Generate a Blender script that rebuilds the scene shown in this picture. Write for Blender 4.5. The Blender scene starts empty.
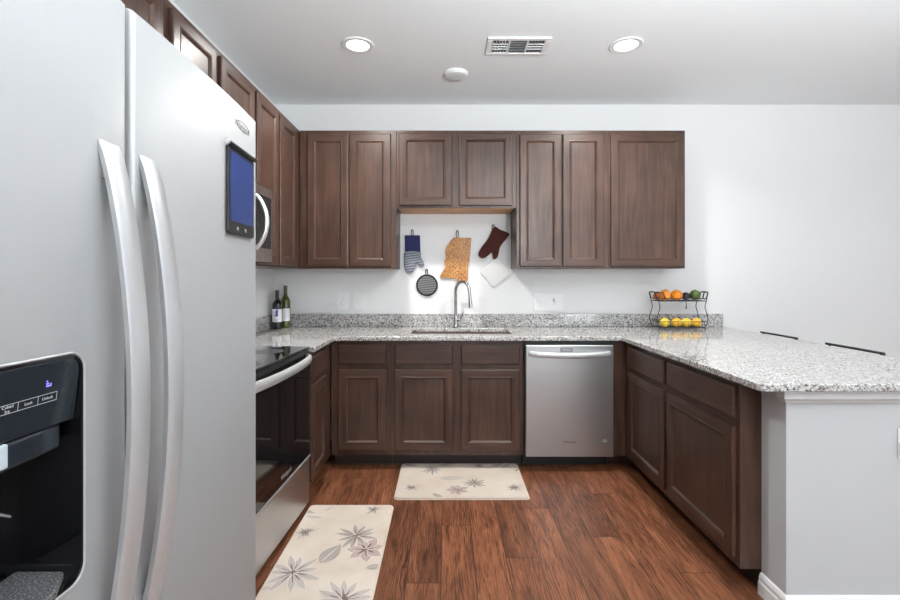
import bpy, bmesh, math, random
from mathutils import Vector, Matrix
random.seed(7)
SC = bpy.context.scene
COL = SC.collection
PI = math.pi

# ------------------------------------------------------------------ camera
EYE = 1.327
F = 460.0
cam_d = bpy.data.cameras.new('camera'); cam = bpy.data.objects.new('camera', cam_d); COL.objects.link(cam)
cam.location = (0, 0, EYE); cam.rotation_euler = (PI/2, 0, 0)
cam_d.sensor_width = 36; cam_d.lens = F/900*36
cam_d.shift_x = 4/900; cam_d.shift_y = -23/900
cam_d.clip_start = 0.02; cam_d.clip_end = 100
SC.camera = cam

# ------------------------------------------------------------------ world, daylight, exposure
SC.view_settings.view_transform = 'Standard'
SC.view_settings.look = 'None'
SC.view_settings.gamma = 1
SC.view_settings.use_curve_mapping = False
SC.view_settings.exposure = 0.0
wd = bpy.data.worlds.new('sky'); SC.world = wd; wd.use_nodes = True
wd.node_tree.nodes['Background'].inputs[0].default_value = (0.86, 0.93, 1.0, 1)
wd.node_tree.nodes['Background'].inputs[1].default_value = 1.6

def area(name, loc, target, sx, sy, power, col=(1, 1, 1)):
    d = bpy.data.lights.new(name, 'AREA'); d.shape = 'RECTANGLE'; d.size = sx; d.size_y = sy
    d.energy = power; d.color = col
    o = bpy.data.objects.new(name, d); COL.objects.link(o)
    o.location = loc
    o.rotation_euler = (Vector(target)-Vector(loc)).to_track_quat('-Z', 'Y').to_euler()
    return o
DAY = (.96, 1.0, 1.03)
P_REAR, P_SIDE, P_CAN, P_SKY, P_UPB, P_UPC = 112, 40, 25, 1.0, 15, 165
area('rear_window_daylight', (0.2, -6.46, 1.45), (0.2, -4.2, 5.4), 1.9, 1.8, P_REAR, DAY)
area('rear_window_daylight', (3.6, -6.46, 1.45), (3.2, -4.2, 5.4), 1.9, 1.8, P_REAR, DAY)
area('side_window_daylight', (6.46, -1.6, 1.5), (4.2, -1.4, 5.4), 2.4, 1.8, P_SIDE, DAY)
wd.node_tree.nodes['Background'].inputs[1].default_value = P_SKY

# ------------------------------------------------------------------ helpers
W = {}
def wloc(o):
    return W.get(o.name, Vector((0, 0, 0)))

def tag(o, label, cat, group=None):
    o['label'] = label; o['category'] = cat
    if group: o['group'] = group
    return o

def thing(name, label, cat, loc, group=None):
    o = bpy.data.objects.new(name, None); COL.objects.link(o)
    o.location = loc; o.empty_display_size = 0.05
    W[o.name] = Vector(loc)
    return tag(o, label, cat, group)

def obj(name, bm, mats, parent=None, bevel=0, smooth=False, seg=2, label=None, origin=None, recalc=True, angle=35):
    if recalc: bmesh.ops.recalc_face_normals(bm, faces=bm.faces)
    off = wloc(parent) if parent else Vector(origin or (0, 0, 0))
    bmesh.ops.translate(bm, verts=bm.verts, vec=-off)
    me = bpy.data.meshes.new(name); bm.to_mesh(me); bm.free()
    if not isinstance(mats, (list, tuple)): mats = [mats]
    for m in mats: me.materials.append(m)
    o = bpy.data.objects.new(name, me); COL.objects.link(o)
    if parent: o.parent = parent
    else: o.location = off
    W[o.name] = off
    if smooth:
        for p in me.polygons: p.use_smooth = True
        if bevel == 0:
            try: me.set_sharp_from_angle(angle=math.radians(angle))
            except Exception: pass
    if bevel:
        b = o.modifiers.new('bevel', 'BEVEL'); b.width = bevel; b.segments = seg
        b.limit_method = 'ANGLE'; b.angle_limit = math.radians(35)
    if label: o['label'] = label
    return o

def struct(name, bm, mat, bevel=0, parent=None):
    o = obj(name, bm, mat, parent, bevel)
    if not parent: o['kind'] = 'structure'
    return o

def B(): return bmesh.new()

def box(bm, x0, x1, y0, y1, z0, z1, mi=0, M=None):
    co = [(x0, y0, z0), (x1, y0, z0), (x1, y1, z0), (x0, y1, z0), (x0, y0, z1), (x1, y0, z1), (x1, y1, z1), (x0, y1, z1)]
    if M: co = [M(*c) for c in co]
    v = [bm.verts.new(c) for c in co]
    for f in ((0, 3, 2, 1), (4, 5, 6, 7), (0, 1, 5, 4), (1, 2, 6, 5), (2, 3, 7, 6), (3, 0, 4, 7)):
        fc = bm.faces.new([v[i] for i in f]); fc.material_index = mi
    return v

def boxm(*a, M=None, mi=0):
    bm = B(); box(bm, *a, M=M, mi=mi); return bm

def ring_tube(bm, rings, closed=False, cap=True, mi=0):
    n = len(rings[0]); vs = [[bm.verts.new(c) for c in r] for r in rings]
    m = len(vs)
    for i in range(m if closed else m-1):
        a, b = vs[i], vs[(i+1) % m]
        for k in range(n):
            f = bm.faces.new((a[k], a[(k+1) % n], b[(k+1) % n], b[k])); f.material_index = mi
    if cap and not closed:
        for r in (vs[0], vs[-1]):
            f = bm.faces.new(r); f.material_index = mi
    return vs

def tube(bm, pts, r, seg=10, closed=False, mi=0, rad=None, flat=None, up0=None):
    pts = [Vector(p) for p in pts]; n = len(pts); rings = []
    up = None
    for i, p in enumerate(pts):
        if closed: t = pts[(i+1) % n]-pts[i-1]
        else: t = pts[min(i+1, n-1)]-pts[max(i-1, 0)]
        t.normalize()
        if up is None:
            up = Vector(up0) if up0 else (Vector((0, 0, 1)) if abs(t.z) < .9 else Vector((1, 0, 0)))
        up = (up-t*up.dot(t)); up.normalize()
        s = t.cross(up)
        rr = rad[i] if rad else r
        fx, fy = flat if flat else (1, 1)
        rings.append([p+s*math.cos(2*PI*k/seg)*rr*fx+up*math.sin(2*PI*k/seg)*rr*fy for k in range(seg)])
    ring_tube(bm, rings, closed, True, mi)

def lathe(bm, prof, c, seg=32, mi=0, axis='z'):
    rings = []
    for r, h in prof:
        ring = []
        for k in range(seg):
            a = 2*PI*k/seg; x, y = r*math.cos(a), r*math.sin(a)
            if axis == 'z': ring.append((c[0]+x, c[1]+y, c[2]+h))
            elif axis == 'y': ring.append((c[0]+x, c[1]+h, c[2]+y))
            else: ring.append((c[0]+h, c[1]+x, c[2]+y))
        rings.append(ring)
    ring_tube(bm, rings, False, True, mi)

def prism(bm, poly, f0, f1, mi=0):
    a = [bm.verts.new(f0(*p)) for p in poly]; b = [bm.verts.new(f1(*p)) for p in poly]
    n = len(poly)
    bm.faces.new(a).material_index = mi; bm.faces.new(b).material_index = mi
    for i in range(n):
        bm.faces.new((a[i], a[(i+1) % n], b[(i+1) % n], b[i])).material_index = mi

def smooth_path(pts, n=8):
    """Catmull-Rom through pts"""
    P = [Vector(p) for p in pts]; P = [2*P[0]-P[1]]+P+[2*P[-1]-P[-2]]
    out = []
    for i in range(1, len(P)-2):
        for k in range(n):
            t = k/n
            out.append(.5*((2*P[i])+(P[i+1]-P[i-1])*t+(2*P[i-1]-5*P[i]+4*P[i+1]-P[i+2])*t*t+(-P[i-1]+3*P[i]-3*P[i+1]+P[i+2])*t**3))
    out.append(P[-2]); return out

def text_mesh(txt, size, M):
    """flat lettering; M maps (u, v) in metres on a surface to world"""
    cu = bpy.data.curves.new('t', 'FONT'); cu.body = txt; cu.size = size; cu.align_x = 'CENTER'; cu.align_y = 'CENTER'
    cu.resolution_u = 3
    to = bpy.data.objects.new('t', cu); COL.objects.link(to)
    dg = bpy.context.evaluated_depsgraph_get(); dg.update()
    me = bpy.data.meshes.new_from_object(to.evaluated_get(dg))
    bm = B(); bm.from_mesh(me)
    for v in bm.verts: v.co = Vector(M(v.co.x, v.co.y))
    bpy.data.objects.remove(to); bpy.data.curves.remove(cu); bpy.data.meshes.remove(me)
    return bm

def at(px, py, Y):
    """point of the photograph at depth Y"""
    return Vector(((px-446)*Y/F, Y, EYE-(py-277)*Y/F))
def onfloor(px, py):
    Y = F*EYE/(py-277); return ((px-446)*Y/F, Y)

# ------------------------------------------------------------------ materials
def mat(name, col=(.8, .8, .8), rough=.5, metal=0, spec=.5, coat=0, emis=None, es=0):
    m = bpy.data.materials.new(name); m.use_nodes = True
    b = m.node_tree.nodes['Principled BSDF']
    b.inputs['Base Color'].default_value = (*col, 1); b.inputs['Roughness'].default_value = rough
    b.inputs['Metallic'].default_value = metal; b.inputs['Specular IOR Level'].default_value = spec
    b.inputs['Coat Weight'].default_value = coat
    if emis:
        b.inputs['Emission Color'].default_value = (*emis, 1); b.inputs['Emission Strength'].default_value = es
    return m
class NT:
    def __init__(s, m): s.t = m.node_tree; s.b = s.t.nodes['Principled BSDF']
    def n(s, k, **kw):
        nd = s.t.nodes.new(k)
        for a, v in kw.items(): setattr(nd, a, v)
        return nd
    def l(s, a, b): s.t.links.new(a, b)
    def coords(s, scale, src='Object', rot=(0, 0, 0), loc=(0, 0, 0)):
        tc = s.n('ShaderNodeTexCoord'); mp = s.n('ShaderNodeMapping')
        mp.inputs['Scale'].default_value = scale; mp.inputs['Rotation'].default_value = rot; mp.inputs['Location'].default_value = loc
        s.l(tc.outputs[src], mp.inputs[0]); return mp.outputs[0]
    def noise(s, vec, scale, detail=4, rough=.5, dist=0):
        n = s.n('ShaderNodeTexNoise'); n.inputs['Scale'].default_value = scale; n.inputs['Detail'].default_value = detail
        n.inputs['Roughness'].default_value = rough; n.inputs['Distortion'].default_value = dist
        s.l(vec, n.inputs['Vector']); return n.outputs['Fac']
    def ramp(s, fac, stops, interp='LINEAR'):
        r = s.n('ShaderNodeValToRGB'); r.color_ramp.interpolation = interp
        e = r.color_ramp.elements
        while len(e) < len(stops): e.new(.5)
        for i, (p, c) in enumerate(stops):
            e[i].position = p; e[i].color = (*c, 1) if len(c) == 3 else c
        s.l(fac, r.inputs[0]); return r.outputs[0]
    def mix(s, a, b, fac, mode='MIX'):
        m = s.n('ShaderNodeMix', data_type='RGBA', blend_type=mode)
        if isinstance(fac, (int, float)): m.inputs[0].default_value = fac
        else: s.l(fac, m.inputs[0])
        for v, i in ((a, 6), (b, 7)):
            if isinstance(v, tuple): m.inputs[i].default_value = (*v, 1)
            else: s.l(v, m.inputs[i])
        return m.outputs[2]
    def bump(s, h, strength, dist=.001):
        b = s.n('ShaderNodeBump'); b.inputs['Strength'].default_value = strength; b.inputs['Distance'].default_value = dist
        s.l(h, b.inputs['Height']); s.l(b.outputs[0], s.b.inputs['Normal'])
    def col(s, c): s.l(c, s.b.inputs['Base Color'])
    def rough(s, c): s.l(c, s.b.inputs['Roughness'])

def wood(name, scale, dark, light, rough=.36):
    m = mat(name, rough=rough, spec=.38, coat=.12); m.node_tree.nodes['Principled BSDF'].inputs['Coat Roughness'].default_value = .22; t = NT(m)
    v = t.coords(scale)
    g = t.noise(v, 1, 5, .6, .6)
    big = t.noise(t.coords((2.2, 2.2, 2.2)), 1.6, 2)
    c = t.ramp(g, [(.3, dark), (.7, light)])
    c2 = t.mix(c, t.ramp(big, [(.35, (.80, .78, .76)), (.65, (1.12, 1.1, 1.1))]), 1.0, 'MULTIPLY')
    t.col(c2); t.bump(g, .12, .0006)
    return m
WD, WL = (.036, .0170, .0112), (.084, .043, .029)
M_WOODV = wood('stained_wood_upright', (38, 38, 2.0), WD, WL)
M_WOODH = wood('stained_wood_level', (3, 3, 42), WD, WL)
M_MAPLE = wood('raw_maple', (3, 40, 40), (.50, .24, .085), (.62, .33, .13), .5)
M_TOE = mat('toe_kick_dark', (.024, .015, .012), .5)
M_BLACKGAP = mat('matt_black', (.012, .012, .013), .6)

def wallmat(name, col, bump=.08):
    m = mat(name, col, .75, spec=.25); t = NT(m)
    n = t.noise(t.coords((1, 1, 1)), 140, 3, .6)
    t.bump(n, bump, .002); return m
M_WALL = wallmat('painted_wall', (.76, .76, .762))
M_CEIL = wallmat('painted_ceiling', (.905, .93, .945), .15)
M_TRIM = mat('white_trim_paint', (.84, .84, .84), .35)
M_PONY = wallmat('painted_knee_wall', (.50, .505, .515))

def granite():
    m = mat('speckled_granite', rough=.07, spec=.85); t = NT(m)
    v = t.coords((1, 1, 1))
    def vor(scale):
        n = t.n('ShaderNodeTexVoronoi'); n.inputs['Scale'].default_value = scale
        t.l(v, n.inputs['Vector']); s = t.n('ShaderNodeSeparateColor'); t.l(n.outputs['Color'], s.inputs[0]); return s
    a = vor(150); b = vor(80)
    ca = t.ramp(a.outputs[0], [(0, (.022, .020, .022)), (.13, (.12, .108, .105)), (.25, (.29, .25, .23)), (.38, (.46, .445, .44)), (.60, (.66, .66, .66))], 'CONSTANT')
    cb = t.ramp(b.outputs[0], [(0, (.07, .065, .065)), (.16, (.32, .275, .25)), (.36, (.56, .555, .55))], 'CONSTANT')
    t.col(t.mix(t.mix(ca, cb, .34), (.88, .87, .86), 1.0, 'MULTIPLY')); return m
M_GRAN = granite()

def floor_mat():
    m = mat('wood_plank_floor', rough=.46, spec=.3); t = NT(m)
    tc = t.n('ShaderNodeTexCoord'); sp = t.n('ShaderNodeSeparateXYZ'); t.l(tc.outputs['Object'], sp.inputs[0])
    def mth(op, a, b):
        n = t.n('ShaderNodeMath', operation=op)
        for i_, q in enumerate((a, b)):
            if isinstance(q, (int, float)): n.inputs[i_].default_value = q
            elif q is not None: t.l(q, n.inputs[i_])
        return n.outputs[0]
    ax = mth('ADD', sp.outputs[0], 60*.153+.022)
    row = mth('FLOOR', mth('DIVIDE', ax, .153), None)
    ay = mth('ADD', mth('ADD', sp.outputs[1], 24.4-1.995), mth('MULTIPLY', mth('FRACT', mth('MULTIPLY', mth('SUBTRACT', row, 59), .618), None), 1.22))
    cb = t.n('ShaderNodeCombineXYZ'); t.l(ay, cb.inputs[0]); t.l(ax, cb.inputs[1])
    br = t.n('ShaderNodeTexBrick'); t.l(cb.outputs[0], br.inputs['Vector'])
    br.inputs['Scale'].default_value = 1; br.inputs['Brick Width'].default_value = 1.22; br.inputs['Row Height'].default_value = .153
    br.inputs['Mortar Size'].default_value = .0021; br.inputs['Mortar Smooth'].default_value = .3; br.inputs['Bias'].default_value = 0
    br.offset = 0; br.offset_frequency = 2
    br.inputs['Color1'].default_value = (0, 0, 0, 1); br.inputs['Color2'].default_value = (1, 1, 1, 1); br.inputs['Mortar'].default_value = (.5, .5, .5, 1)
    sh = t.n('ShaderNodeVectorMath', operation='MULTIPLY_ADD'); t.l(br.outputs['Color'], sh.inputs[0]); sh.inputs[1].default_value = (7.3, 5.1, 3.7)
    t.l(tc.outputs['Object'], sh.inputs[2])
    def mapped(x, y):
        mp = t.n('ShaderNodeMapping'); mp.inputs['Scale'].default_value = (x, y, 1); t.l(sh.outputs[0], mp.inputs[0]); return mp.outputs[0]
    g = t.noise(mapped(15, 2.2), 1.0, 5, .6, 1.2)          # broad light and dark figure of each board
    fig = t.noise(mapped(9, 1.6), 1.0, 2, .5, .6)          # where the cathedral grain sits
    wv = t.n('ShaderNodeTexWave', bands_direction='X'); t.l(mapped(13, 2.4), wv.inputs[0])
    wv.inputs['Scale'].default_value = 1.9; wv.inputs['Distortion'].default_value = 13; wv.inputs['Detail'].default_value = 2; wv.inputs['Detail Scale'].default_value = .9
    fine = t.noise(mapped(85, 8), 1, 3, .7, .6)
    c = t.ramp(g, [(.30, (.074, .026, .012)), (.50, (.158, .057, .026)), (.70, (.225, .090, .042))])
    dark = t.ramp(wv.outputs['Fac'], [(.0, (.30, .26, .24)), (.22, (.78, .76, .75)), (.5, (1, 1, 1)), (1, (1.10, 1.10, 1.10))])
    c = t.mix(c, dark, t.ramp(fig, [(.40, (.12, .12, .12)), (.60, (.9, .9, .9))]), 'MULTIPLY')
    c = t.mix(c, t.ramp(fine, [(.33, (.36, .33, .31)), (.47, (1, 1, 1)), (.65, (1.2, 1.2, 1.2))]), .85, 'MULTIPLY')
    c = t.mix(c, t.ramp(br.outputs['Color'], [(0, (.80, .79, .79)), (1, (1.13, 1.13, 1.13))]), 1, 'MULTIPLY')
    c = t.mix(c, (.035, .014, .008), br.outputs['Fac'])
    t.col(c)
    t.bump(fine, .15, .001)
    return m
M_FLOOR = floor_mat()

def steel(name, col, rough, brush=(2, 300, 2), amt=.10, metal=1.0):
    m = mat(name, col, rough, metal); t = NT(m)
    n = t.noise(t.coords(brush), 1, 3, .6)
    t.rough(t.ramp(n, [(.3, (rough-amt/2,)*3), (.7, (rough+amt/2,)*3)]))
    return m
M_STEEL = steel('brushed_steel', (.372, .373, .376), .52, (250, 250, 3), .05, .35)
M_STEELV = steel('brushed_steel_dishwasher', (.50, .51, .52), .34, (250, 250, 300), .03)
M_STEEL.node_tree.nodes['Principled BSDF'].inputs['Specular IOR Level'].default_value = .22
M_HANDLE = mat('satin_steel_handle', (.56, .565, .575), .36, .5)
M_CHROME = mat('polished_chrome', (.46, .46, .47), .16, 1)
M_SINK = steel('sink_steel', (.74, .71, .68), .35, (90, 90, 90), .06, .35)
M_GLASSBLK = mat('black_glass', (.006, .006, .007), .04, spec=.5)
M_DARKPANEL = mat('dark_glossy_plastic', (.016, .020, .026), .16)
M_BLACKPL = mat('black_plastic', (.014, .014, .015), .4)
M_GREYPL = mat('grey_plastic', (.22, .22, .23), .45)
M_WHITEPL = mat('white_plastic', (.82, .82, .82), .35)
M_LETTER_D = mat('dark_grey_lettering', (.06, .06, .065), .4)
M_LETTER_W = mat('white_lettering', (.75, .78, .8), .5)
M_LETTER_G = mat('pale_grey_lettering', (.55, .56, .58), .4)
M_WIRE = mat('dark_iron_wire', (.022, .021, .022), .4)
M_LED = mat('lit_blue_symbol', (.1, .1, .4), .4, emis=(.22, .2, .9), es=1.6)

# ------------------------------------------------------------------ room shell
YB, XL, ZC = 3.77, -1.397, 2.74
XR, YR = 6.5, -6.5
bm = B(); box(bm, XL-.1, XR+.1, YR-.1, YB+.1, -.12, 0); struct('floor', bm, M_FLOOR)
bm = B(); box(bm, XL, XR, YR, -1.0, .0003, .012); struct('bounce_carpet', bm, mat('pale_bounce_carpet', (.62, .60, .57), .95))  # unseen pale carpet added to bounce neutral light onto the ceiling
bm = B(); box(bm, XL-.1, XR+.1, YR-.1, YB+.1, ZC, ZC+.12); struct('ceiling', bm, M_CEIL)
bm = B(); box(bm, XL-.12, XL, YR-.1, YB+.1, 0, ZC); struct('wall_left', bm, M_WALL)

def wall_holes(name, axis, pos, thick, a0, a1, holes):
    """wall with window openings: holes = (a0, a1, z0, z1)"""
    xs = sorted({a0, a1, *[h[0] for h in holes], *[h[1] for h in holes]})
    zs = sorted({0, ZC, *[h[2] for h in holes], *[h[3] for h in holes]})
    bm = B()
    vs = {}
    def vert(a, z, k):
        key = (a, z, k)
        if key not in vs:
            d = pos+(thick if k else 0)
            vs[key] = bm.verts.new((a, d, z) if axis == 'y' else (d, a, z))
        return vs[key]
    solid = lambda i, j: 0 <= i < len(xs)-1 and 0 <= j < len(zs)-1 and not any(h[0] <= xs[i] < h[1] and h[2] <= zs[j] < h[3] for h in holes)
    for i in range(len(xs)-1):
        for j in range(len(zs)-1):
            if not solid(i, j): continue
            x0, x1, z0, z1 = xs[i], xs[i+1], zs[j], zs[j+1]
            for k in (0, 1): bm.faces.new([vert(x0, z0, k), vert(x1, z0, k), vert(x1, z1, k), vert(x0, z1, k)])
            for (di, dj, e) in ((-1, 0, ((x0, z0), (x0, z1))), (1, 0, ((x1, z0), (x1, z1))), (0, -1, ((x0, z0), (x1, z0))), (0, 1, ((x0, z1), (x1, z1)))):
                if not solid(i+di, j+dj):
                    (p, q), (r, s) = e
                    bm.faces.new([vert(p, q, 0), vert(r, s, 0), vert(r, s, 1), vert(p, q, 1)])
    return struct(name, bm, M_WALL)

M_PANE = bpy.data.materials.new('window_glass'); M_PANE.use_nodes = True
_nt = M_PANE.node_tree; _nt.nodes.remove(_nt.nodes['Principled BSDF'])
_tr = _nt.nodes.new('ShaderNodeBsdfTransparent'); _gl = _nt.nodes.new('ShaderNodeBsdfGlossy'); _gl.inputs['Roughness'].default_value = .02
_mx = _nt.nodes.new('ShaderNodeMixShader'); _mx.inputs[0].default_value = .06
_nt.links.new(_tr.outputs[0], _mx.inputs[1]); _nt.links.new(_gl.outputs[0], _mx.inputs[2])
_nt.links.new(_mx.outputs[0], _nt.nodes['Material Output'].inputs[0])

wall_holes('wall_back', 'y', YB, .12, XL-.1, XR+.1, [])
wall_holes('wall_rear', 'y', YR-.12, .12, XL-.1, XR+.1, [(-.8, 1.2, .5, 2.4), (2.6, 4.6, .5, 2.4)])
wall_holes('wall_right', 'x', XR, .12, YR, YB, [(-2.9, -.3, .55, 2.45)])
def window(n, axis, pos, a0, a1, z0, z1):
    def bx(bm, p0, p1, q0, q1, d0, d1):
        if axis == 'y': box(bm, p0, p1, pos+d0, pos+d1, q0, q1)
        else: box(bm, pos+d0, pos+d1, p0, p1, q0, q1)
    bm = B(); w = .05
    bx(bm, a0, a0+w, z0, z1, .03, .09); bx(bm, a1-w, a1, z0, z1, .03, .09)
    bx(bm, a0+w, a1-w, z0, z0+w, .03, .09); bx(bm, a0+w, a1-w, z1-w, z1, .03, .09)
    m = (a0+a1)/2; bx(bm, m-.02, m+.02, z0+w, z1-w, .04, .08)
    o = struct(f'window_{n}', bm, M_TRIM, .003)
    bm = B(); bx(bm, a0+w, m-.02, z0+w, z1-w, .055, .06); bx(bm, m+.02, a1-w, z0+w, z1-w, .055, .06)
    obj('window_pane', bm, M_PANE, o)
window(1, 'y', YR-.12, -.8, 1.2, .5, 2.4)
window(2, 'y', YR-.12, 2.6, 4.6, .5, 2.4)
window(3, 'x', XR, -2.9, -.3, .55, 2.45)

# knee wall round the end and the back of the peninsula
PX, PY = 1.324, 1.79
bm = B()
prism(bm, [(PX, PY), (1.98, PY), (1.98, YB), (1.86, YB), (1.86, 1.93), (PX, 1.93)],
      lambda x, y: (x, y, 0), lambda x, y: (x, y, .8915))
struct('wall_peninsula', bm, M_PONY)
def profile_run(name, path, prof, m, closed=False):
    """extrude an (out, z) profile along a floor path, mitred; outward = right of the direction"""
    bm = B(); n = len(path); rings = []
    for i, p in enumerate(path):
        p = Vector(p)
        d0 = (p-Vector(path[i-1])).normalized() if i else (Vector(path[1])-p).normalized()
        d1 = (Vector(path[i+1])-p).normalized() if i < n-1 else d0
        n0 = Vector((d0.y, -d0.x)); n1 = Vector((d1.y, -d1.x))
        mm = (n0+n1); mm = mm/(1+n0.dot(n1))
        rings.append([(p.x+mm.x*o, p.y+mm.y*o, z) for o, z in prof])
    ring_tube(bm, rings); return struct(name, bm, m)
pen_path = [(PX, 1.93), (PX, PY), (1.98, PY), (1.98, YB)]
profile_run('baseboard_peninsula', pen_path, [(0, 0), (.016, 0), (.016, .05), (.012, .058), (.012, .072), (.007, .085), (0, .09)], M_TRIM)
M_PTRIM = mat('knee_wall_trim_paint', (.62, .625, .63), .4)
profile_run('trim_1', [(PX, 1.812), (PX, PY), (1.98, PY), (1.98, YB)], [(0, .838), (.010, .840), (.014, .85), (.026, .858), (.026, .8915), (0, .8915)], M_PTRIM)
bbp = [(0, 0), (.016, 0), (.016, .075), (.007, .088), (0, .09)]
profile_run('baseboard_back', [(XR, YB), (1.998, YB)][::-1], bbp, M_TRIM)
profile_run('baseboard_right', [(XR, YB-.02), (XR, YR)], bbp, M_TRIM)
profile_run('baseboard_rear', [(XR-.02, YR), (XL, YR)], bbp, M_TRIM)

# ------------------------------------------------------------------ cabinets
def MAPS(kind, front):
    # (u along the run, d outwards from the face frame, z)
    if kind == 'back': return lambda u, d, z: (u, front-d, z)
    if kind == 'left': return lambda u, d, z: (front+d, u, z)
    return lambda u, d, z: (front-d, u, z)

def door_bm(M, u0, u1, z0, z1, t=.02, st=.056):
    bm = B()
    def ring(i, d): return [M(u0+i, d, z0+i), M(u1-i, d, z0+i), M(u1-i, d, z1-i), M(u0+i, d, z1-i)]
    levels = [(0, .0012), (0, t-.005), (.002, t-.0015), (.006, t), (st-.010, t), (st-.009, t-.0015), (st-.0075, t-.0015), (st-.005, t+.0008), (st-.002, t+.0012), (st+.001, t-.0004), (st+.008, t-.007), (st+.010, t-.009), (st+.012, t-.009)]
    R = [[bm.verts.new(c) for c in ring(i, d)] for i, d in levels]
    bm.faces.new(R[0])
    for a, b in zip(R, R[1:]):
        for k in range(4):
            f = bm.faces.new((a[k], a[(k+1) % 4], b[(k+1) % 4], b[k])); f.material_index = 1 if k in (0, 2) else 0
    bm.faces.new(R[-1]); return bm
def slab_bm(M, u0, u1, z0, z1, t=.02):
    bm = B()
    def ring(i, d): return [M(u0+i, d, z0+i), M(u1-i, d, z0+i), M(u1-i, d, z1-i), M(u0+i, d, z1-i)]
    R = [[bm.verts.new(c) for c in ring(i, d)] for i, d in [(0, .0012), (0, t-.007), (.002, t-.003), (.007, t)]]
    bm.faces.new(R[0]); bm.faces.new(R[-1])
    for a, b in zip(R, R[1:]):
        for k in range(4): bm.faces.new((a[k], a[(k+1) % 4], b[(k+1) % 4], b[k]))
    return bm

def wall_cabinet(label, kind, front, depth, u0, u1, z0, z1, doors, dz0=None, dz1=None, group='dark wall cabinets'):
    M = MAPS(kind, front)
    t = thing('wall_cabinet', label, 'cabinet', M((u0+u1)/2, -depth/2, z0), group)
    bm = B(); box(bm, u0+.0006, u1-.0006, -depth+.001, 0, z0, z1, M=M)
    obj('body', bm, M_WOODV, t, .0015)
    if z0 > 1.845:
        bm = B(); box(bm, u0+.02, u1-.02, -depth+.002, -.02, z0-.004, z0-.0002, M=M)
        obj('bottom_panel', bm, M_MAPLE, t, label='unstained maple underside')
    for a, b in doors:
        obj('door', door_bm(M, a, b, (dz0 or z0+.014), (dz1 or z1-.03)), [M_WOODV, M_WOODH], t)
    return t
def base_cabinet(label, kind, front, depth, u0, u1, doors, toe=.10, toe_mat=None, drawer=True):
    M = MAPS(kind, front)
    t = thing('base_cabinet', label, 'cabinet', M((u0+u1)/2, -depth/2, 0), 'dark base cabinets')
    bm = B(); box(bm, u0+.0006, u1-.0006, -depth+.001, 0, .10, .8915, M=M)
    obj('body', bm, M_WOODV, t, .0015)
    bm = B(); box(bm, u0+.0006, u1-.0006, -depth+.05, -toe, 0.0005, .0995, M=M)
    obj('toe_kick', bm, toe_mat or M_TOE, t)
    for a, b in doors:
        obj('drawer_front', slab_bm(M, a, b, .727, .860), M_WOODH, t)
        obj('door', door_bm(M, a, b, .138, .692), [M_WOODV, M_WOODH], t)
    return t
ZU0, ZU1 = 1.391, 2.429
UD = .31
FY = YB-UD       # back wall cabinets' face frame
wall_cabinet('tall two-door dark wall cabinet on the back wall, in the corner above the wine bottles', 'back', FY, UD, -1.100, -.373, ZU0, ZU1, [(-1.039, -.731), (-.722, -.414)])
wall_cabinet('short two-door dark wall cabinet hung higher, above the sink and oven mitts', 'back', FY, UD, -.373, .530, 1.846, ZU1, [(-.354, .044), (.097, .497)], 1.862, 2.405)
wall_cabinet('tall two-door dark wall cabinet right beside the brown oven mitt', 'back', FY, UD, .530, 1.221, ZU0, ZU1, [(.553, .864), (.875, 1.180)])
wall_cabinet('tall single-door dark wall cabinet at the free end, over the fruit basket', 'back', FY, UD, 1.221, 1.798, ZU0, ZU1, [(1.235, 1.784)])
FX = -1.105; LD = FX-XL
wall_cabinet('tall two-door dark wall cabinet between the microwave and the room corner', 'left', FX, LD, 2.618, 3.768, ZU0, ZU1, [(2.65, 2.989), (3.025, 3.35)])
wall_cabinet('two-door dark wall cabinet directly above the microwave', 'left', FX, LD, 1.80, 2.618, 1.84, ZU1, [(1.83, 2.18), (2.228, 2.613)], 1.86)
wall_cabinet('dark wall cabinet between the refrigerator and the microwave, only its top showing', 'left', FX, LD, 1.262, 1.80, ZU0, ZU1, [(1.292, 1.764)])
wall_cabinet('dark two-door cabinet above the refrigerator, nearest the camera', 'left', FX, LD, .31, 1.262, 1.84, ZU1, [(.34, .77), (.80, 1.23)])

BF = 3.17
base_cabinet('single-door dark base cabinet with a drawer, first from the corner under the back worktop', 'back', BF, YB-BF, -.790, -.382, [(-.740, -.411)])
base_cabinet('wide two-door dark sink base cabinet with two false drawer fronts, under the faucet', 'back', BF, YB-BF, -.382, .534, [(-.351, .047), (.103, .507)])
base_cabinet('narrow single-door dark base cabinet squeezed between the stove and the corner', 'left', -.797, -.797-XL, 2.660, 3.168, [(2.672, 2.990)])
base_cabinet('dark base cabinet hidden between the refrigerator and the stove', 'left', -.797, -.797-XL, 1.30, 1.805, [(1.33, 1.77)])
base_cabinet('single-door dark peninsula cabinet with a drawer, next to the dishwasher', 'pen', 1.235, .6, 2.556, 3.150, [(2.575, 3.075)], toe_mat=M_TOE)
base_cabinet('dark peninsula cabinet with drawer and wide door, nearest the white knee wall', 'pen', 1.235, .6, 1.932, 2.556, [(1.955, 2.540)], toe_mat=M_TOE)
# filler between dishwasher and peninsula
bm = B(); box(bm, 1.146, 1.236, 3.152, 3.19, .10, .8915); box(bm, 1.146, 1.33, 3.272, 3.285, .0005, .10)
tag(obj('corner_filler', bm, M_WOODV, None, .001), 'dark wood filler strip in the corner between dishwasher and peninsula cabinets', 'filler strip')

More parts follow.
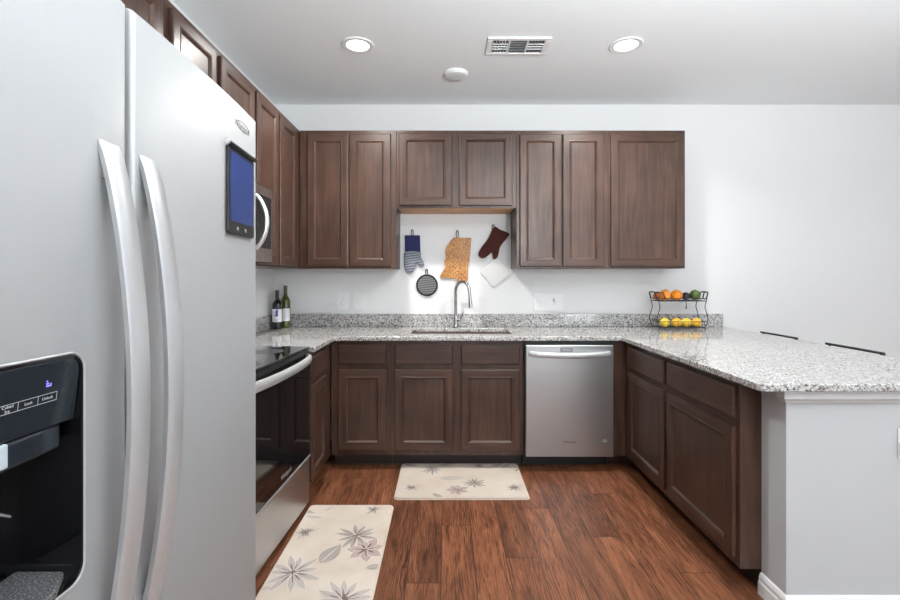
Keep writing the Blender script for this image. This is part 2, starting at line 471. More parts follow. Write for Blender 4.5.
# ------------------------------------------------------------------ worktop, splashbacks
def slab(name, cells_in, xs, ys, z0, z1, m, label, cat, corner=()):
    bm = B(); vs = {}
    def v(x, y):
        if (x, y) not in vs: vs[(x, y)] = bm.verts.new((x, y, z1))
        return vs[(x, y)]
    for i in range(len(xs)-1):
        for j in range(len(ys)-1):
            if cells_in((xs[i]+xs[i+1])/2, (ys[j]+ys[j+1])/2):
                bm.faces.new((v(xs[i], ys[j]), v(xs[i+1], ys[j]), v(xs[i+1], ys[j+1]), v(xs[i], ys[j+1])))
    cv = [vs[c] for c in corner]
    if cv: bmesh.ops.bevel(bm, geom=cv, offset=.026, segments=4, affect='VERTICES', profile=.5)
    bmesh.ops.dissolve_limit(bm, angle_limit=.01, verts=bm.verts, edges=bm.edges)
    r = bmesh.ops.extrude_face_region(bm, geom=bm.faces[:])
    nv = [e for e in r['geom'] if isinstance(e, bmesh.types.BMVert)]
    bmesh.ops.translate(bm, verts=nv, vec=(0, 0, z0-z1))
    return tag(obj(name, bm, m, None, .005, seg=3), label, cat)
SX0, SX1, SY0, SY1 = -.255, .475, 3.265, 3.63
WT0, WT1 = .892, .922
def inside(x, y):
    if SX0 < x < SX1 and SY0 < y < SY1: return False
    return (x < -.757 and y > 2.656) or y > 3.125 or x > 1.19
slab('worktop', inside, [XL+.001, -.757, SX0, SX1, 1.19, 2.26], [1.738, 2.656, 3.125, SY0, SY1, YB-.001], WT0, WT1, M_GRAN,
     'speckled grey granite worktop running from the stove round to the peninsula', 'worktop', [(1.19, 1.738), (2.26, 1.738)])
slab('worktop', lambda x, y: True, [XL+.001, -.757], [1.30, 1.81], WT0, WT1, M_GRAN,
     'short piece of speckled granite worktop between refrigerator and stove', 'worktop')
bm = B(); box(bm, XL+.022, 2.26, YB-.0205, YB-.0005, WT1+.0003, 1.026)
tag(obj('backsplash', bm, M_GRAN, None, .002), 'long speckled granite backsplash strip along the back wall', 'backsplash')
bm = B(); box(bm, XL+.0005, XL+.0205, 2.66, YB-.0005, WT1+.0003, 1.026)
tag(obj('backsplash', bm, M_GRAN, None, .002), 'short granite backsplash strip on the side wall behind the wine bottles', 'backsplash')

# sink and faucet
t = thing('sink', 'undermounted double-bowl steel sink in the granite below the faucet', 'sink', (.11, 3.45, .70))
def bowl(x0, x1):
    bm = B(); n = 5; rc = .045
    def rr(x0, x1, y0, y1, z, r):
        pts = []
        for cx, cy, a in ((x1-r, y1-r, 0), (x0+r, y1-r, PI/2), (x0+r, y0+r, PI), (x1-r, y0+r, 1.5*PI)):
            for k in range(n+1): pts.append((cx+r*math.cos(a+PI/2*k/n), cy+r*math.sin(a+PI/2*k/n), z))
        return pts
    y0, y1 = SY0-.004, SY1+.004
    rings = [rr(x0-.012, x1+.012, y0-.012, y1+.012, .8905, rc), rr(x0, x1, y0, y1, .8905, rc), rr(x0+.004, x1-.004, y0+.004, y1-.004, .74, rc),
             rr(x0+.03, x1-.03, y0+.03, y1-.03, .702, rc)]
    ring_tube(bm, rings, cap=False)
    bm.faces.new([bm.verts.new(p) for p in rings[-1]]); bmesh.ops.remove_doubles(bm, verts=bm.verts, dist=1e-5)
    return bm
for x0, x1 in ((SX0-.004, .098), (.124, SX1+.004)):
    obj('bowl', bowl(x0, x1), M_SINK, t, smooth=True, recalc=False)
    bm = B(); lathe(bm, [(.0, .0), (.042, .0), (.045, .003), (.03, .004), (0, .001)], ((x0+x1)/2, 3.45, .7025), 20)
    obj('drain', bm, M_CHROME, t, smooth=True)
fx, fy = .078, 3.685
t = thing('faucet', 'tall chrome gooseneck faucet behind the sink', 'faucet', (fx, fy, WT1))
bm = B(); lathe(bm, [(0, .0004), (.027, .0004), (.027, .006), (.021, .012), (.0165, .03), (.0165, .085), (.0125, .095), (0, .096)], (fx, fy, WT1), 24)
obj('base', bm, M_CHROME, t, smooth=True)
bm = B()
arc = [(fx, fy, WT1+.09), (fx, fy, WT1+.29)]
for k in range(1, 12):
    a = PI-PI*k/11*1.0
    arc.append((fx+.052+.052*math.cos(a), fy-.055-.055*math.cos(a), WT1+.29+.078*math.sin(a)))
ex, ey, ez = arc[-1]
arc += [(ex+.004, ey-.006, ez-.05)]
tube(bm, arc, .0125, 14)
obj('spout', bm, M_CHROME, t, smooth=True)
bm = B(); tube(bm, [(ex+.004, ey-.006, ez-.045), (ex+.006, ey-.008, ez-.075), (ex+.009, ey-.012, ez-.125)], .014, 14, rad=[.0125, .015, .0165])
obj('spray_head', bm, M_CHROME, t, smooth=True)
bm = B(); tube(bm, [(fx+.012, fy, WT1+.062), (fx+.035, fy-.004, WT1+.064)], .012, 12)
tube(bm, [(fx+.033, fy-.004, WT1+.064), (fx+.052, fy-.02, WT1+.10), (fx+.058, fy-.03, WT1+.125)], .006, 10, rad=[.008, .006, .005])
obj('lever_handle', bm, M_CHROME, t, smooth=True)

# ------------------------------------------------------------------ dishwasher
t = thing('dishwasher', 'stainless steel dishwasher with a curved bar handle under the back worktop', 'dishwasher', (.84, 3.4, 0))
DX0, DX1, DF = .5425, 1.137, 3.12
bm = B(); box(bm, .537, 1.143, 3.15, 3.74, .10, .890); obj('body', bm, M_BLACKGAP, t)
bm = B(); box(bm, .545, 1.135, 3.262, 3.28, .0008, .10); obj('toe_kick', bm, M_BLACKPL, t)
bm = B(); box(bm, DX0, DX1, DF, 3.149, .106, .8625)
obj('door', bm, M_STEELV, t, .004, seg=3)
bm = B(); box(bm, .775, .860, DF-.002, DF+.001, .817, .848)
dp = obj('display', bm, M_GREYPL, t, .001)
pth = [Vector((DX0+.025+(DX1-DX0-.05)*k/24, DF-.002-.042*math.sin(PI*k/24)**.45, .806-.006*math.sin(PI*k/24))) for k in range(25)]
bm = B(); tube(bm, pth, .02, 12, flat=(.55, 1.0), up0=(0, 0, 1)); obj('handle', bm, M_HANDLE, t, smooth=True)
def onY(x0, z0, Yp): return lambda u, v: (x0+u, Yp, z0+v)
obj('nameplate', text_mesh('Whirlpool', .021, onY(.84, .208, DF-.0008)), M_LETTER_D, t, recalc=False)
bm = text_mesh('Whirlpool', .013, onY(.818, .833, DF-.0026)); obj('lettering', bm, M_LETTER_W, dp, recalc=False)
bm = B(); lathe(bm, [(.0, 0), (.016, 0), (.016, .001), (0, .001)], (1.075, DF-.0011, .215), 20, axis='y'); obj('badge', bm, M_GREYPL, t)
bm = text_mesh('- - - - - - -', .010, onY(.655, .836, DF-.0008)); obj('button_marks', bm, M_LETTER_D, t, recalc=False)

# ------------------------------------------------------------------ range
RY0, RY1 = 1.82, 2.645
def shear(bm):
    for v in bm.verts: v.co.x += .05*(v.co.y-RY1)*max(0, min(1, (v.co.x-XL-.1)/.4))
t = thing('range', 'black and stainless electric range with a glass cooktop beside the refrigerator', 'stove', (-1.08, 2.265, 0))
bm = B(); box(bm, XL+.025, -.815, RY0+.004, RY1-.004, .10, .885); shear(bm); obj('body', bm, M_BLACKPL, t)
bm = B(); box(bm, XL+.03, -.85, RY0+.02, RY1-.02, .0008, .10); shear(bm); obj('plinth', bm, M_BLACKPL, t)
bm = B(); box(bm, XL+.09, -.785, RY0, RY1, .9145, .930); shear(bm); ck = obj('cooktop', bm, mat('ceramic_glass', (.01, .01, .011), .04, spec=1.0, coat=.6), t, .003)
bm = B(); box(bm, XL+.085, -.790, RY0+.001, RY1-.001, .886, .914); shear(bm); obj('cooktop_rim', bm, M_BLACKGAP, t, .002)
M_BURN = mat('burner_marking', (.05, .05, .052), .2)
for cx, cy, r in ((-.95, 2.08, .105), (-.95, 2.45, .085), (-1.19, 2.08, .075), (-1.19, 2.45, .095)):
    bm = B(); lathe(bm, [(r-.003, .0003), (r, .0003), (r, .0004), (r-.003, .0004)], (cx, cy, .930), 40)
    obj('burner_ring', bm, M_BURN, ck)
bm = B(); box(bm, XL+.012, XL+.085, RY0, RY1, .886, 1.06); shear(bm); obj('backguard', bm, M_STEEL, t, .006)
bm = B(); box(bm, -.814, -.782, RY0+.003, RY1-.003, .302, .858); shear(bm); od = obj('oven_door', bm, M_GLASSBLK, t, .004)
bm = B(); box(bm, -.781, -.779, RY0+.003, RY1-.003, .300, .310); shear(bm); obj('door_edge', bm, M_STEEL, od, .0008)
bm = B(); box(bm, -.814, -.784, RY0+.003, RY1-.003, .040, .296); shear(bm); obj('drawer', bm, M_STEELV, t, .004)
pth = [Vector((-.790+.058*math.sin(PI*k/28)**.4, RY0+.006+(RY1-RY0-.026)*k/28, .868)) for k in range(29)]
bm = B(); tube(bm, pth, .024, 12, flat=(.5, 1.0), up0=(0, 0, 1)); shear(bm); obj('handle', bm, M_HANDLE, t, smooth=True)
bm = text_mesh('Whirlpool', .03, lambda u, v: (-.781, 2.3+u, .345+v)); shear(bm); obj('nameplate', bm, M_LETTER_G, t, recalc=False)

# ------------------------------------------------------------------ microwave
t = thing('microwave', 'over-the-range microwave with a curved white steel handle', 'microwave', (-1.19, 2.23, 1.41))
MY0, MY1, MZ0, MZ1, MF = 1.84, 2.612, 1.412, 1.815, -.985
bm = B(); box(bm, XL+.002, MF-.025, MY0, MY1, MZ0, MZ1+.02); obj('body', bm, M_BLACKPL, t, .003)
M_MWST = steel('bronzed_steel', (.50, .46, .44), .30, (250, 250, 3))
bm = B(); box(bm, MF-.0245, MF, MY0, MY1, MZ0, MZ1); obj('front', bm, M_MWST, t, .003)
bm = B(); box(bm, MF-.001, MF+.004, MY0+.05, 2.40, MZ0+.07, MZ1-.05); obj('door_glass', bm, M_GLASSBLK, t, .001)
bm = B(); box(bm, MF-.001, MF+.003, 2.41, 2.585, MZ0+.07, MZ1-.05); cp = obj('control_panel', bm, M_GLASSBLK, t, .001)
bm = text_mesh('1 2 3\n4 5 6\n7 8 9\n  0', .028, lambda u, v: (MF+.0034, 2.51+u, 1.60+v)); obj('keypad', bm, M_GREYPL, cp, recalc=False)
pth = [Vector((MF+.004+.058*math.sin(PI*k/20)**.7, 2.372, 1.475+.275*k/20)) for k in range(21)]
bm = B(); tube(bm, pth, .014, 12, flat=(1, .75)); obj('handle', bm, mat('pale_satin_steel', (.85, .85, .85), .35, .6), t, smooth=True)

# ------------------------------------------------------------------ refrigerator
t = thing('refrigerator', 'large stainless side-by-side refrigerator with a black ice dispenser', 'refrigerator', (-.95, .785, 0))
FY0, FY1, FG = .33, 1.258, .725
FZ0, FZ1 = .07, 1.755
FR = 5.2; FCX = -.497-FR
def ffx(y): return FCX+math.sqrt(FR*FR-(y-.785)**2)
bm = B(); box(bm, XL+.05, -.60, FY0+.01, FY1-.01, .03, 1.74); obj('body', bm, mat('dark_grey_case', (.10, .10, .105), .4), t, .004)
bm = B(); box(bm, XL+.1, -.56, FY0+.02, FY1-.02, .0008, .03); box(bm, -.60, -.555, FY0+.02, FY1-.02, .03, .066); obj('base_grille', bm, M_BLACKPL, t)
def fdoor(y0, y1, hole=None):
    """door with a bowed front, softly rounded edges; hole=(ya,yb,za,zb) is a round-cornered recess"""
    bm = B()
    r = .009; xb = -.595
    prof = [(y0, xb)]
    for k in range(6):
        a = PI/2*k/5; prof.append((y0+r-r*math.cos(a), ffx(y0+r)-r+r*math.sin(a)))
    for k in range(1, 14): y = y0+r+(y1-y0-2*r)*k/14; prof.append((y, ffx(y)))
    for k in range(6):
        a = PI/2-PI/2*k/5; prof.append((y1-r+r*math.cos(a), ffx(y1-r)-r+r*math.sin(a)))
    prof.append((y1, xb))
    rings = []
    for z, s in ((FZ0, .006), (FZ0+.006, 0), (FZ1-.006, 0), (FZ1, .006)):
        rings.append([(x-(s if x > -.59 else 0), y, z) for y, x in prof])
    ring_tube(bm, rings); return bm
# freezer door with a dispenser opening cut by boolean
fd = obj('freezer_door', fdoor(FY0, FG-.006), M_STEEL, t, smooth=True, angle=50)
rd = obj('refrigerator_door', fdoor(FG+.006, FY1), M_STEEL, t, smooth=True, angle=50)
HY0, HY1, HZ0, HZ1, HR = .405, .632, .915, 1.224, .022
def rrect(y0, y1, z0, z1, r, n=6):
    p = []
    for cy, cz, a in ((y1-r, z1-r, 0), (y0+r, z1-r, PI/2), (y0+r, z0+r, PI), (y1-r, z0+r, 1.5*PI)):
        for k in range(n+1): p.append((cy+r*math.cos(a+PI/2*k/n), cz+r*math.sin(a+PI/2*k/n)))
    return p
cut = B(); prism(cut, rrect(HY0, HY1, HZ0, HZ1, HR), lambda y, z: (-.5905, y, z), lambda y, z: (-.40, y, z))
co = obj('cutter', cut, M_STEEL, t)
md = fd.modifiers.new('opening', 'BOOLEAN'); md.operation = 'DIFFERENCE'; md.object = co; md.solver = 'EXACT'
bpy.context.view_layer.update()
dg = bpy.context.evaluated_depsgraph_get()
me2 = bpy.data.meshes.new_from_object(fd.evaluated_get(dg)); fd.modifiers.clear(); fd.data = me2
try: me2.set_sharp_from_angle(angle=math.radians(50))
except Exception: pass
bpy.data.objects.remove(co)
# dispenser
bm = B()  # recess liner
poly = rrect(HY0+.0005, HY1-.0005, HZ0+.0005, HZ1-.0005, HR)
outer = [(ffx(y)+.0012, y, z) for y, z in poly]
lip = [(ffx(y)+.0012, y+(.003 if y < .5 else -.003), z+(.003 if z < 1.07 else -.003)) for y, z in poly]
inner = [(-.585, y, z) for _, y, z in lip]
ring_tube(bm, [outer, lip, inner], cap=False); bm.faces.new([bm.verts.new(c) for c in inner])
bmesh.ops.remove_doubles(bm, verts=bm.verts, dist=1e-6)
dsp = obj('dispenser', bm, M_GLASSBLK, fd, recalc=False, smooth=True, angle=30)
bm = B()  # steel edging round the opening
p2 = [(ffx(y)+.0005, y, z) for y, z in rrect(HY0-.002, HY1+.002, HZ0-.002, HZ1+.002, HR+.002)]
tube(bm, p2, .0017, 8, closed=True); obj('edging', bm, M_HANDLE, fd, smooth=True)
# control fascia of the dispenser (upper part), slightly tilted
Z_P = 1.134
bm = B()
pp = [p for p in rrect(HY0+.004, HY1-.004, Z_P-.1, HZ1-.004, HR-.002) if p[1] > Z_P]
pp = pp + [(HY0+.004, Z_P), (HY1-.004, Z_P)]
def fas(y, z, d=0): return (ffx(y)+.002-.012*max(0, (1.224-z)/.106)+d, y, z)
prism(bm, pp, lambda y, z: fas(y, z, -.02), lambda y, z: fas(y, z))
obj('control_panel', bm, M_DARKPANEL, fd, .0015)
def fz(yc, zc): return lambda u, v: fas(yc+u, zc+v, .0006)
bm = B()
LZ0, LZ1 = 1.1685, 1.1795
cols = [.440, .467, .493, .518, .5437, .569, .595]
def strip(y0, y1, z0, z1):
    vs = [bm.verts.new(fas(y, z, .0005)) for y, z in ((y0, z0), (y1, z0), (y1, z1), (y0, z1))]; bm.faces.new(vs)
lw = .0005
for a, b in zip(cols, cols[1:]):
    strip(a, b, LZ0, LZ0+lw); strip(a, b, LZ1-lw, LZ1)
for a in cols: strip(a-lw/2, a+lw/2, LZ0, LZ1)
for s, yc in (('Water', .480), ('Cubed\nIce', .531), ('Lock', .5565), ('Unlock', .582)):
    tb = text_mesh(s, .0052, fz(yc, 1.174)); tm = bpy.data.meshes.new('x'); tb.to_mesh(tm); bm.from_mesh(tm); tb.free(); bpy.data.meshes.remove(tm)
obj('button_lettering', bm, M_LETTER_W, fd, recalc=False)
bm = B(); y0, z0 = .578, 1.1885
for k in range(3): strip(y0, y0+.006-.002*k, z0+.003*k, z0+.003*k+.0018)
strip(y0+.006, y0+.0075, z0, z0+.004)
obj('lit_symbol', bm, M_LED, fd, recalc=False)
bm = B(); box(bm, -.545, -.512, .44, .612, 1.100, Z_P-.001); obj('chute', bm, M_DARKPANEL, fd, .004)
bm = B(); box(bm, -.530, -.5105, .465, .537, 1.104, 1.1325)
obj('ice_paddle', bm, mat('paddle_plastic', (.46, .53, .56), .4), fd, .002, label='pale blue-white paddle')
bm = B(); tube(bm, [(-.56, .53, 1.07), (-.545, .55, 1.045), (-.54, .57, 1.03)], .0015, 8); obj('water_tube', bm, M_GREYPL, fd)
M_TRAY = mat('speckled_tray', (.06, .06, .063), .45); tt = NT(M_TRAY)
tt.col(tt.ramp(tt.noise(tt.coords((1, 1, 1)), 420, 2, .7), [(.5, (.03, .03, .032)), (.66, (.30, .30, .31))]))
bm = B(); prism(bm, [(HY0+.01, -.58), (HY1-.012, -.58), (HY1-.012, -.515), (.58, -.492), (.52, -.484), (.45, -.488), (HY0+.01, -.50)],
      lambda y, x: (x, y, HZ0+.004), lambda y, x: (x, y, HZ0+.016)); obj('drip_tray', bm, M_TRAY, fd, .003)
# handles
def fhandle(yc):
    bm = B(); rings = []; n = 36; za, zb = .765, 1.524; hw = .021
    for k in range(n+1):
        s = k/n; z = za+(zb-za)*s
        bow = .004+.047*math.sin(PI*s)**.75
        x = ffx(yc)+bow; th = .011
        rings.append([(x-th, yc-hw+.003, z), (x-th, yc+hw-.003, z), (x-.002, yc+hw, z), (x+.001, yc+hw-.004, z), (x+.001, yc-hw+.004, z), (x-.002, yc-hw, z)])
    ring_tube(bm, rings); return bm
for yc, p in ((.678, fd), (.764, rd)):
    h = obj('handle', fhandle(yc), M_HANDLE, p, smooth=True, angle=40)
    for zc in (.79, 1.49):
        bm = B(); box(bm, ffx(yc)-.004, ffx(yc)+.006, yc-.013, yc+.013, zc-.02, zc+.02); obj('mount', bm, M_GREYPL, h, .002)
bm = text_mesh('Whirlpool', .024, lambda u, v: (ffx(1.15+u)+.0012, 1.15+u, 1.70+v))
e = [(ffx(1.152+.042*math.cos(a))+.0012, 1.152+.042*math.cos(a), 1.702+.011*math.sin(a)) for a in [2*PI*k/28 for k in range(28)]]
tube(bm, e, .0006, 6, closed=True)
obj('nameplate', bm, M_LETTER_D, rd, recalc=False)
for yy in (FY0+.05, FY1-.05):
    bm = B(); box(bm, -.66, -.565, yy-.03, yy+.03, 1.741, 1.772); obj('hinge_cover', bm, M_GREYPL, t, .006)

# writing tablet on the refrigerator door
TY0, TY1, TZ0, TZ1 = 1.048, 1.212, 1.428, 1.632
tx = lambda y: ffx(y)+.0015
t = thing('writing_tablet', 'black-framed blue writing tablet with a stylus stuck to the refrigerator door', 'tablet', (-.51, 1.13, TZ0))
bm = B(); prism(bm, rrect(TY0, TY1, TZ0, TZ1, .008), lambda y, z: (tx(y), y, z), lambda y, z: (tx(y)+.007, y, z)); obj('frame', bm, M_BLACKPL, t, .001)
M_SCR = mat('blue_lcd', (.022, .045, .165), .35, spec=.3)
bm = B(); prism(bm, rrect(TY0+.009, TY1-.006, TZ0+.030, TZ1-.012, .002), lambda y, z: (tx(y)+.006, y, z), lambda y, z: (tx(y)+.0076, y, z)); obj('screen', bm, M_SCR, t)
bm = B(); tube(bm, [(tx(TY0)+.010, TY0-.008, TZ1+.002), (tx(TY1)+.010, TY1+.004, TZ1+.002)], .0055, 12); st = obj('stylus', bm, M_BLACKPL, t, smooth=True)
bm = B(); tube(bm, [(tx(TY0)+.010, TY0-.013, TZ1+.002), (tx(TY0)+.010, TY0-.0082, TZ1+.002)], .0058, 12); obj('stylus_cap', bm, M_HANDLE, st, smooth=True)
for yy in (1.10, 1.15):
    bm = B(); lathe(bm, [(0, 0), (.005, 0), (.005, .0012), (0, .0012)], (tx(yy)+.0068, yy, TZ0+.014), 16, axis='x'); obj('button', bm, M_GREYPL, t)

# ------------------------------------------------------------------ floor mats
M_MAT = mat('cream_foam_mat', (.72, .64, .54), .6); tt = NT(M_MAT)
tt.col(tt.ramp(tt.noise(tt.coords((1, 1, 1)), 5, 3), [(.35, (.475, .395, .325)), (.65, (.54, .47, .405))]))
M_PGREY = mat('grey_petal_print', (.30, .262, .235), .6)
M_PLITE = mat('pale_petal_print', (.375, .335, .305), .6)
M_PMAUVE = mat('mauve_petal_print', (.36, .275, .25), .6)
M_PDARK = mat('dark_print', (.13, .09, .08), .6)
M_PWHITE = mat('white_print', (.62, .565, .50), .6)
PM = [M_MAT, M_PGREY, M_PLITE, M_PMAUVE, M_PDARK, M_PWHITE]
def floor_mat_obj(label, x0, x1, y0, y1, draw):
    t_ = .012; bm = B()
    prism(bm, rrect(x0, x1, y0, y1, .025), lambda x, y: (x, y, .0006), lambda x, y: (x, y, .0045))
    prism(bm, rrect(x0+.006, x1-.006, y0+.006, y1-.006, .021), lambda x, y: (x, y, .0046), lambda x, y: (x, y, t_))
    for f in bm.faces: f.material_index = 0
    zz = [t_+.0002]
    def clipin(x, y): return min(max(x, x0+.010), x1-.010), min(max(y, y0+.010), y1-.010)
    def poly(pts, mi):
        zz[0] += .00001
        q = [clipin(*p) for p in pts]
        try: bm.faces.new([bm.verts.new((x, y, zz[0])) for x, y in q]).material_index = mi
        except Exception: pass
    def petal(cx, cy, a, r0, r1, w, mi):
        pts = []
        n = 9
        for s in (1, -1):
            rng = range(n+1) if s == 1 else range(n-1, 0, -1)
            for k in rng:
                u = k/n; rr = r0+(r1-r0)*u; ww = w*math.sin(PI*u**.8)*s*.5
                pts.append((cx+rr*math.cos(a)-ww*math.sin(a), cy+rr*math.sin(a)+ww*math.cos(a)))
        poly(pts, mi)
    def flower(cx, cy, r, n, mi, a0=0, w=.42, rim=True, skip=()):
        for k in range(n):
            if k in skip: continue
            a = a0+2*PI*k/n+random.uniform(-.12, .12); rr = r*random.uniform(.8, 1.08)
            if rim: petal(cx, cy, a, r*.10, rr*1.03, r*w*1.12, 5)
            petal(cx, cy, a, r*.12, rr, r*w, mi)
            petal(cx, cy, a+.05, r*.1, rr*.55, r*w*.22, 4 if rim else 1)
        for k in range(11):
            a = random.uniform(0, 2*PI); petal(cx, cy, a, 0, r*random.uniform(.1, .28), r*.06, 4)
    def sprig(cx, cy, r, n=13):
        for k in range(n):
            a = 2*PI*k/n+random.uniform(-.2, .2); q = r*random.uniform(.5, 1.1)
            petal(cx, cy, a, 0, q*1.3, r*.16, 1 if k % 2 else 2); petal(cx, cy, a+.2, 0, q*.7, r*.13, 4)
    def leaf(cx, cy, L, w, a, mi=1):
        petal(cx-L/2*math.cos(a), cy-L/2*math.sin(a), a, 0, L, w, mi); petal(cx-L/2*math.cos(a), cy-L/2*math.sin(a), a, 0, L*.95, w*.05, 5)
    draw(flower, sprig, leaf, petal)
    return tag(obj('floor_mat', bm, PM, None, recalc=False, origin=((x0+x1)/2, (y0+y1)/2, 0)), label, 'mat', None)
P = onfloor
def draw_sink(flower, sprig, leaf, petal):
    flower(*P(432, 471.5), .085, 11, 1, .2, .20); sprig(*P(411, 489.5), .05); sprig(*P(514, 489.5), .055)
    leaf(*P(452, 480), .17, .055, .05, 2)
    flower(*P(457, 492), .08, 7, 3, .5, .55); flower(*P(474.5, 485), .085, 11, 1, .1, .21)
    sprig(*P(479, 467.5), .045); leaf(*P(498, 467), .12, .04, .6); leaf(*P(506, 467.5), .10, .03, .9); leaf(*P(446, 466.5), .10, .03, .3)
    leaf(*P(411, 467), .10, .035, -.2); leaf(*P(438, 498), .09, .03, -.7); leaf(*P(470, 500), .10, .02, .2); leaf(*P(517, 472), .05, .012, 1.0, 4)
def draw_stove(flower, sprig, leaf, petal):
    sprig(*P(373.3, 512), .05); sprig(*P(305.5, 534.5), .055)
    leaf(*P(307, 513.5), .12, .03, -.4); leaf(*P(315, 519.5), .10, .025, -.2, 2); leaf(*P(329, 511), .07, .018, .9, 2)
    flower(*P(366, 552), .10, 7, 3, .4, .55)
    flower(*P(356, 538), .115, 11, 1, .2, .22)
    flower(*P(293, 575.5), .135, 11, 2, .35, .24)
    leaf(*P(331, 556), .16, .085, 1.15, 1); leaf(*P(376, 569.5), .09, .035, .2)
    flower(*P(343, 603), .14, 12, 2, .1, .22); leaf(*P(264, 592), .08, .02, .2, 2)
    x0, y0 = -.55, 1.70
    flower(-.42, 1.52, .10, 8, 3, 0, .5, rim=False); sprig(-.62, 1.50, .055); flower(-.66, 1.70, .09, 9, 1, .2, .3)
floor_mat_obj('cream floor mat with grey flowers lying in front of the sink cabinets', -.312, .502, 2.735, 3.25, draw_sink)
floor_mat_obj('cream floor mat with large grey flowers lying alongside the stove', -.785, -.300, 1.42, 2.66, draw_stove)

# ------------------------------------------------------------------ ceiling fittings
M_LENS = mat('lit_lens', (1, 1, 1), .5, emis=(1.0, .90, .76), es=5)
for X, Y, lab in ((-.536, 2.80, 'round recessed ceiling light above the corner and the stove side'), (1.096, 2.80, 'round recessed ceiling light above the dishwasher and peninsula'),
                  (3.6, 2.0, None), (3.6, -1.2, None), (.4, -3.2, None), (3.6, -4.2, None)):
    t = thing('recessed_light', lab or 'round recessed ceiling light out of the frame', 'ceiling light', (X, Y, ZC), 'recessed ceiling lights')
    bm = B(); lathe(bm, [(.068, -.001), (.070, -.006), (.094, -.008), (.098, -.004), (.098, -.0004), (.068, -.0004)], (X, Y, ZC), 40); 
    obj('trim_ring', bm, M_TRIM, t, smooth=True)
    bm = B(); lathe(bm, [(0, -.0045), (.067, -.0035), (.067, -.0006), (0, -.0006)], (X, Y, ZC), 40); obj('lens', bm, M_LENS, t, smooth=True)
    d = bpy.data.lights.new('lamp', 'AREA'); d.shape = 'DISK'; d.size = .13; d.energy = P_CAN if lab else P_CAN*.45; d.color = (1.0, .98, .94) if lab else (.95, 1, 1.04); d.spread = math.radians(145)
    lo = bpy.data.objects.new('lamp', d); COL.objects.link(lo); lo.parent = t; lo.location = (0, 0, -.012)

# two fill lamps added on tripods out of view, scattering light off the ceiling
M_LAMPMETAL = mat('lamp_black_metal', (.03, .03, .03), .4, .8)
for X, Y, tgt, pw, lab in ((1.0, 0.0, (.92, .20, ZC), P_UPC, 'added fill lamp on a black tripod, head tilted up and forward, beside the camera'), (3.1, 1.2, (3.1, 1.2, ZC), P_UPB, 'added fill lamp on a black tripod, turned up to the ceiling in the dining area')):
    t = thing('added_fill_lamp', lab, 'lamp', (X, Y, 0), 'added fill lamps')
    for k in range(3):
        a = PI/2+2*PI*k/3
        bm = B(); tube(bm, [(X+.3*math.cos(a), Y+.3*math.sin(a), .0105), (X+.015*math.cos(a), Y+.015*math.sin(a), .62)], .010, 10); obj('leg', bm, M_LAMPMETAL, t, smooth=True)
    bm = B(); tube(bm, [(X, Y, .3), (X, Y, 1.70)], .012, 12); obj('pole', bm, M_LAMPMETAL, t, smooth=True)
    R = (Vector(tgt)-Vector((X, Y, 1.78))).to_track_quat('Z', 'Y').to_matrix()
    bm = B(); lathe(bm, [(0, -.09), (.03, -.088), (.06, -.06), (.13, .0), (.135, .012), (.131, .013), (.125, .002), (.05, -.05), (0, -.055)], (0, 0, 0), 32)
    for v in bm.verts: v.co = R @ v.co+Vector((X, Y, 1.78))
    obj('reflector', bm, M_LAMPMETAL, t, smooth=True)
    d = bpy.data.lights.new('lamp', 'AREA'); d.shape = 'DISK'; d.size = .22; d.energy = pw; d.color = (.94, 1.0, 1.03); d.spread = math.radians(180)
    lo = bpy.data.objects.new('lamp', d); COL.objects.link(lo); lo.parent = t; lo.location = R @ Vector((0, 0, .016))+Vector((0, 0, 1.78))
    lo.rotation_euler = (-(R @ Vector((0, 0, 1)))).to_track_quat('Z', 'Y').to_euler()

t = thing('smoke_detector', 'round white smoke detector on the ceiling above the sink', 'smoke detector', (.07, 3.19, ZC))
bm = B(); lathe(bm, [(0, -.0004), (.082, -.0004), (.082, -.012), (.078, -.016), (0, -.016)], (.07, 3.19, ZC), 40); obj('base', bm, M_WHITEPL, t, smooth=True)
bm = B(); lathe(bm, [(0, -.0161), (.076, -.0161), (.074, -.021), (.066, -.025), (.02, -.026), (0, -.026)], (.07, 3.19, ZC), 40); obj('cover', bm, M_WHITEPL, t, smooth=True)

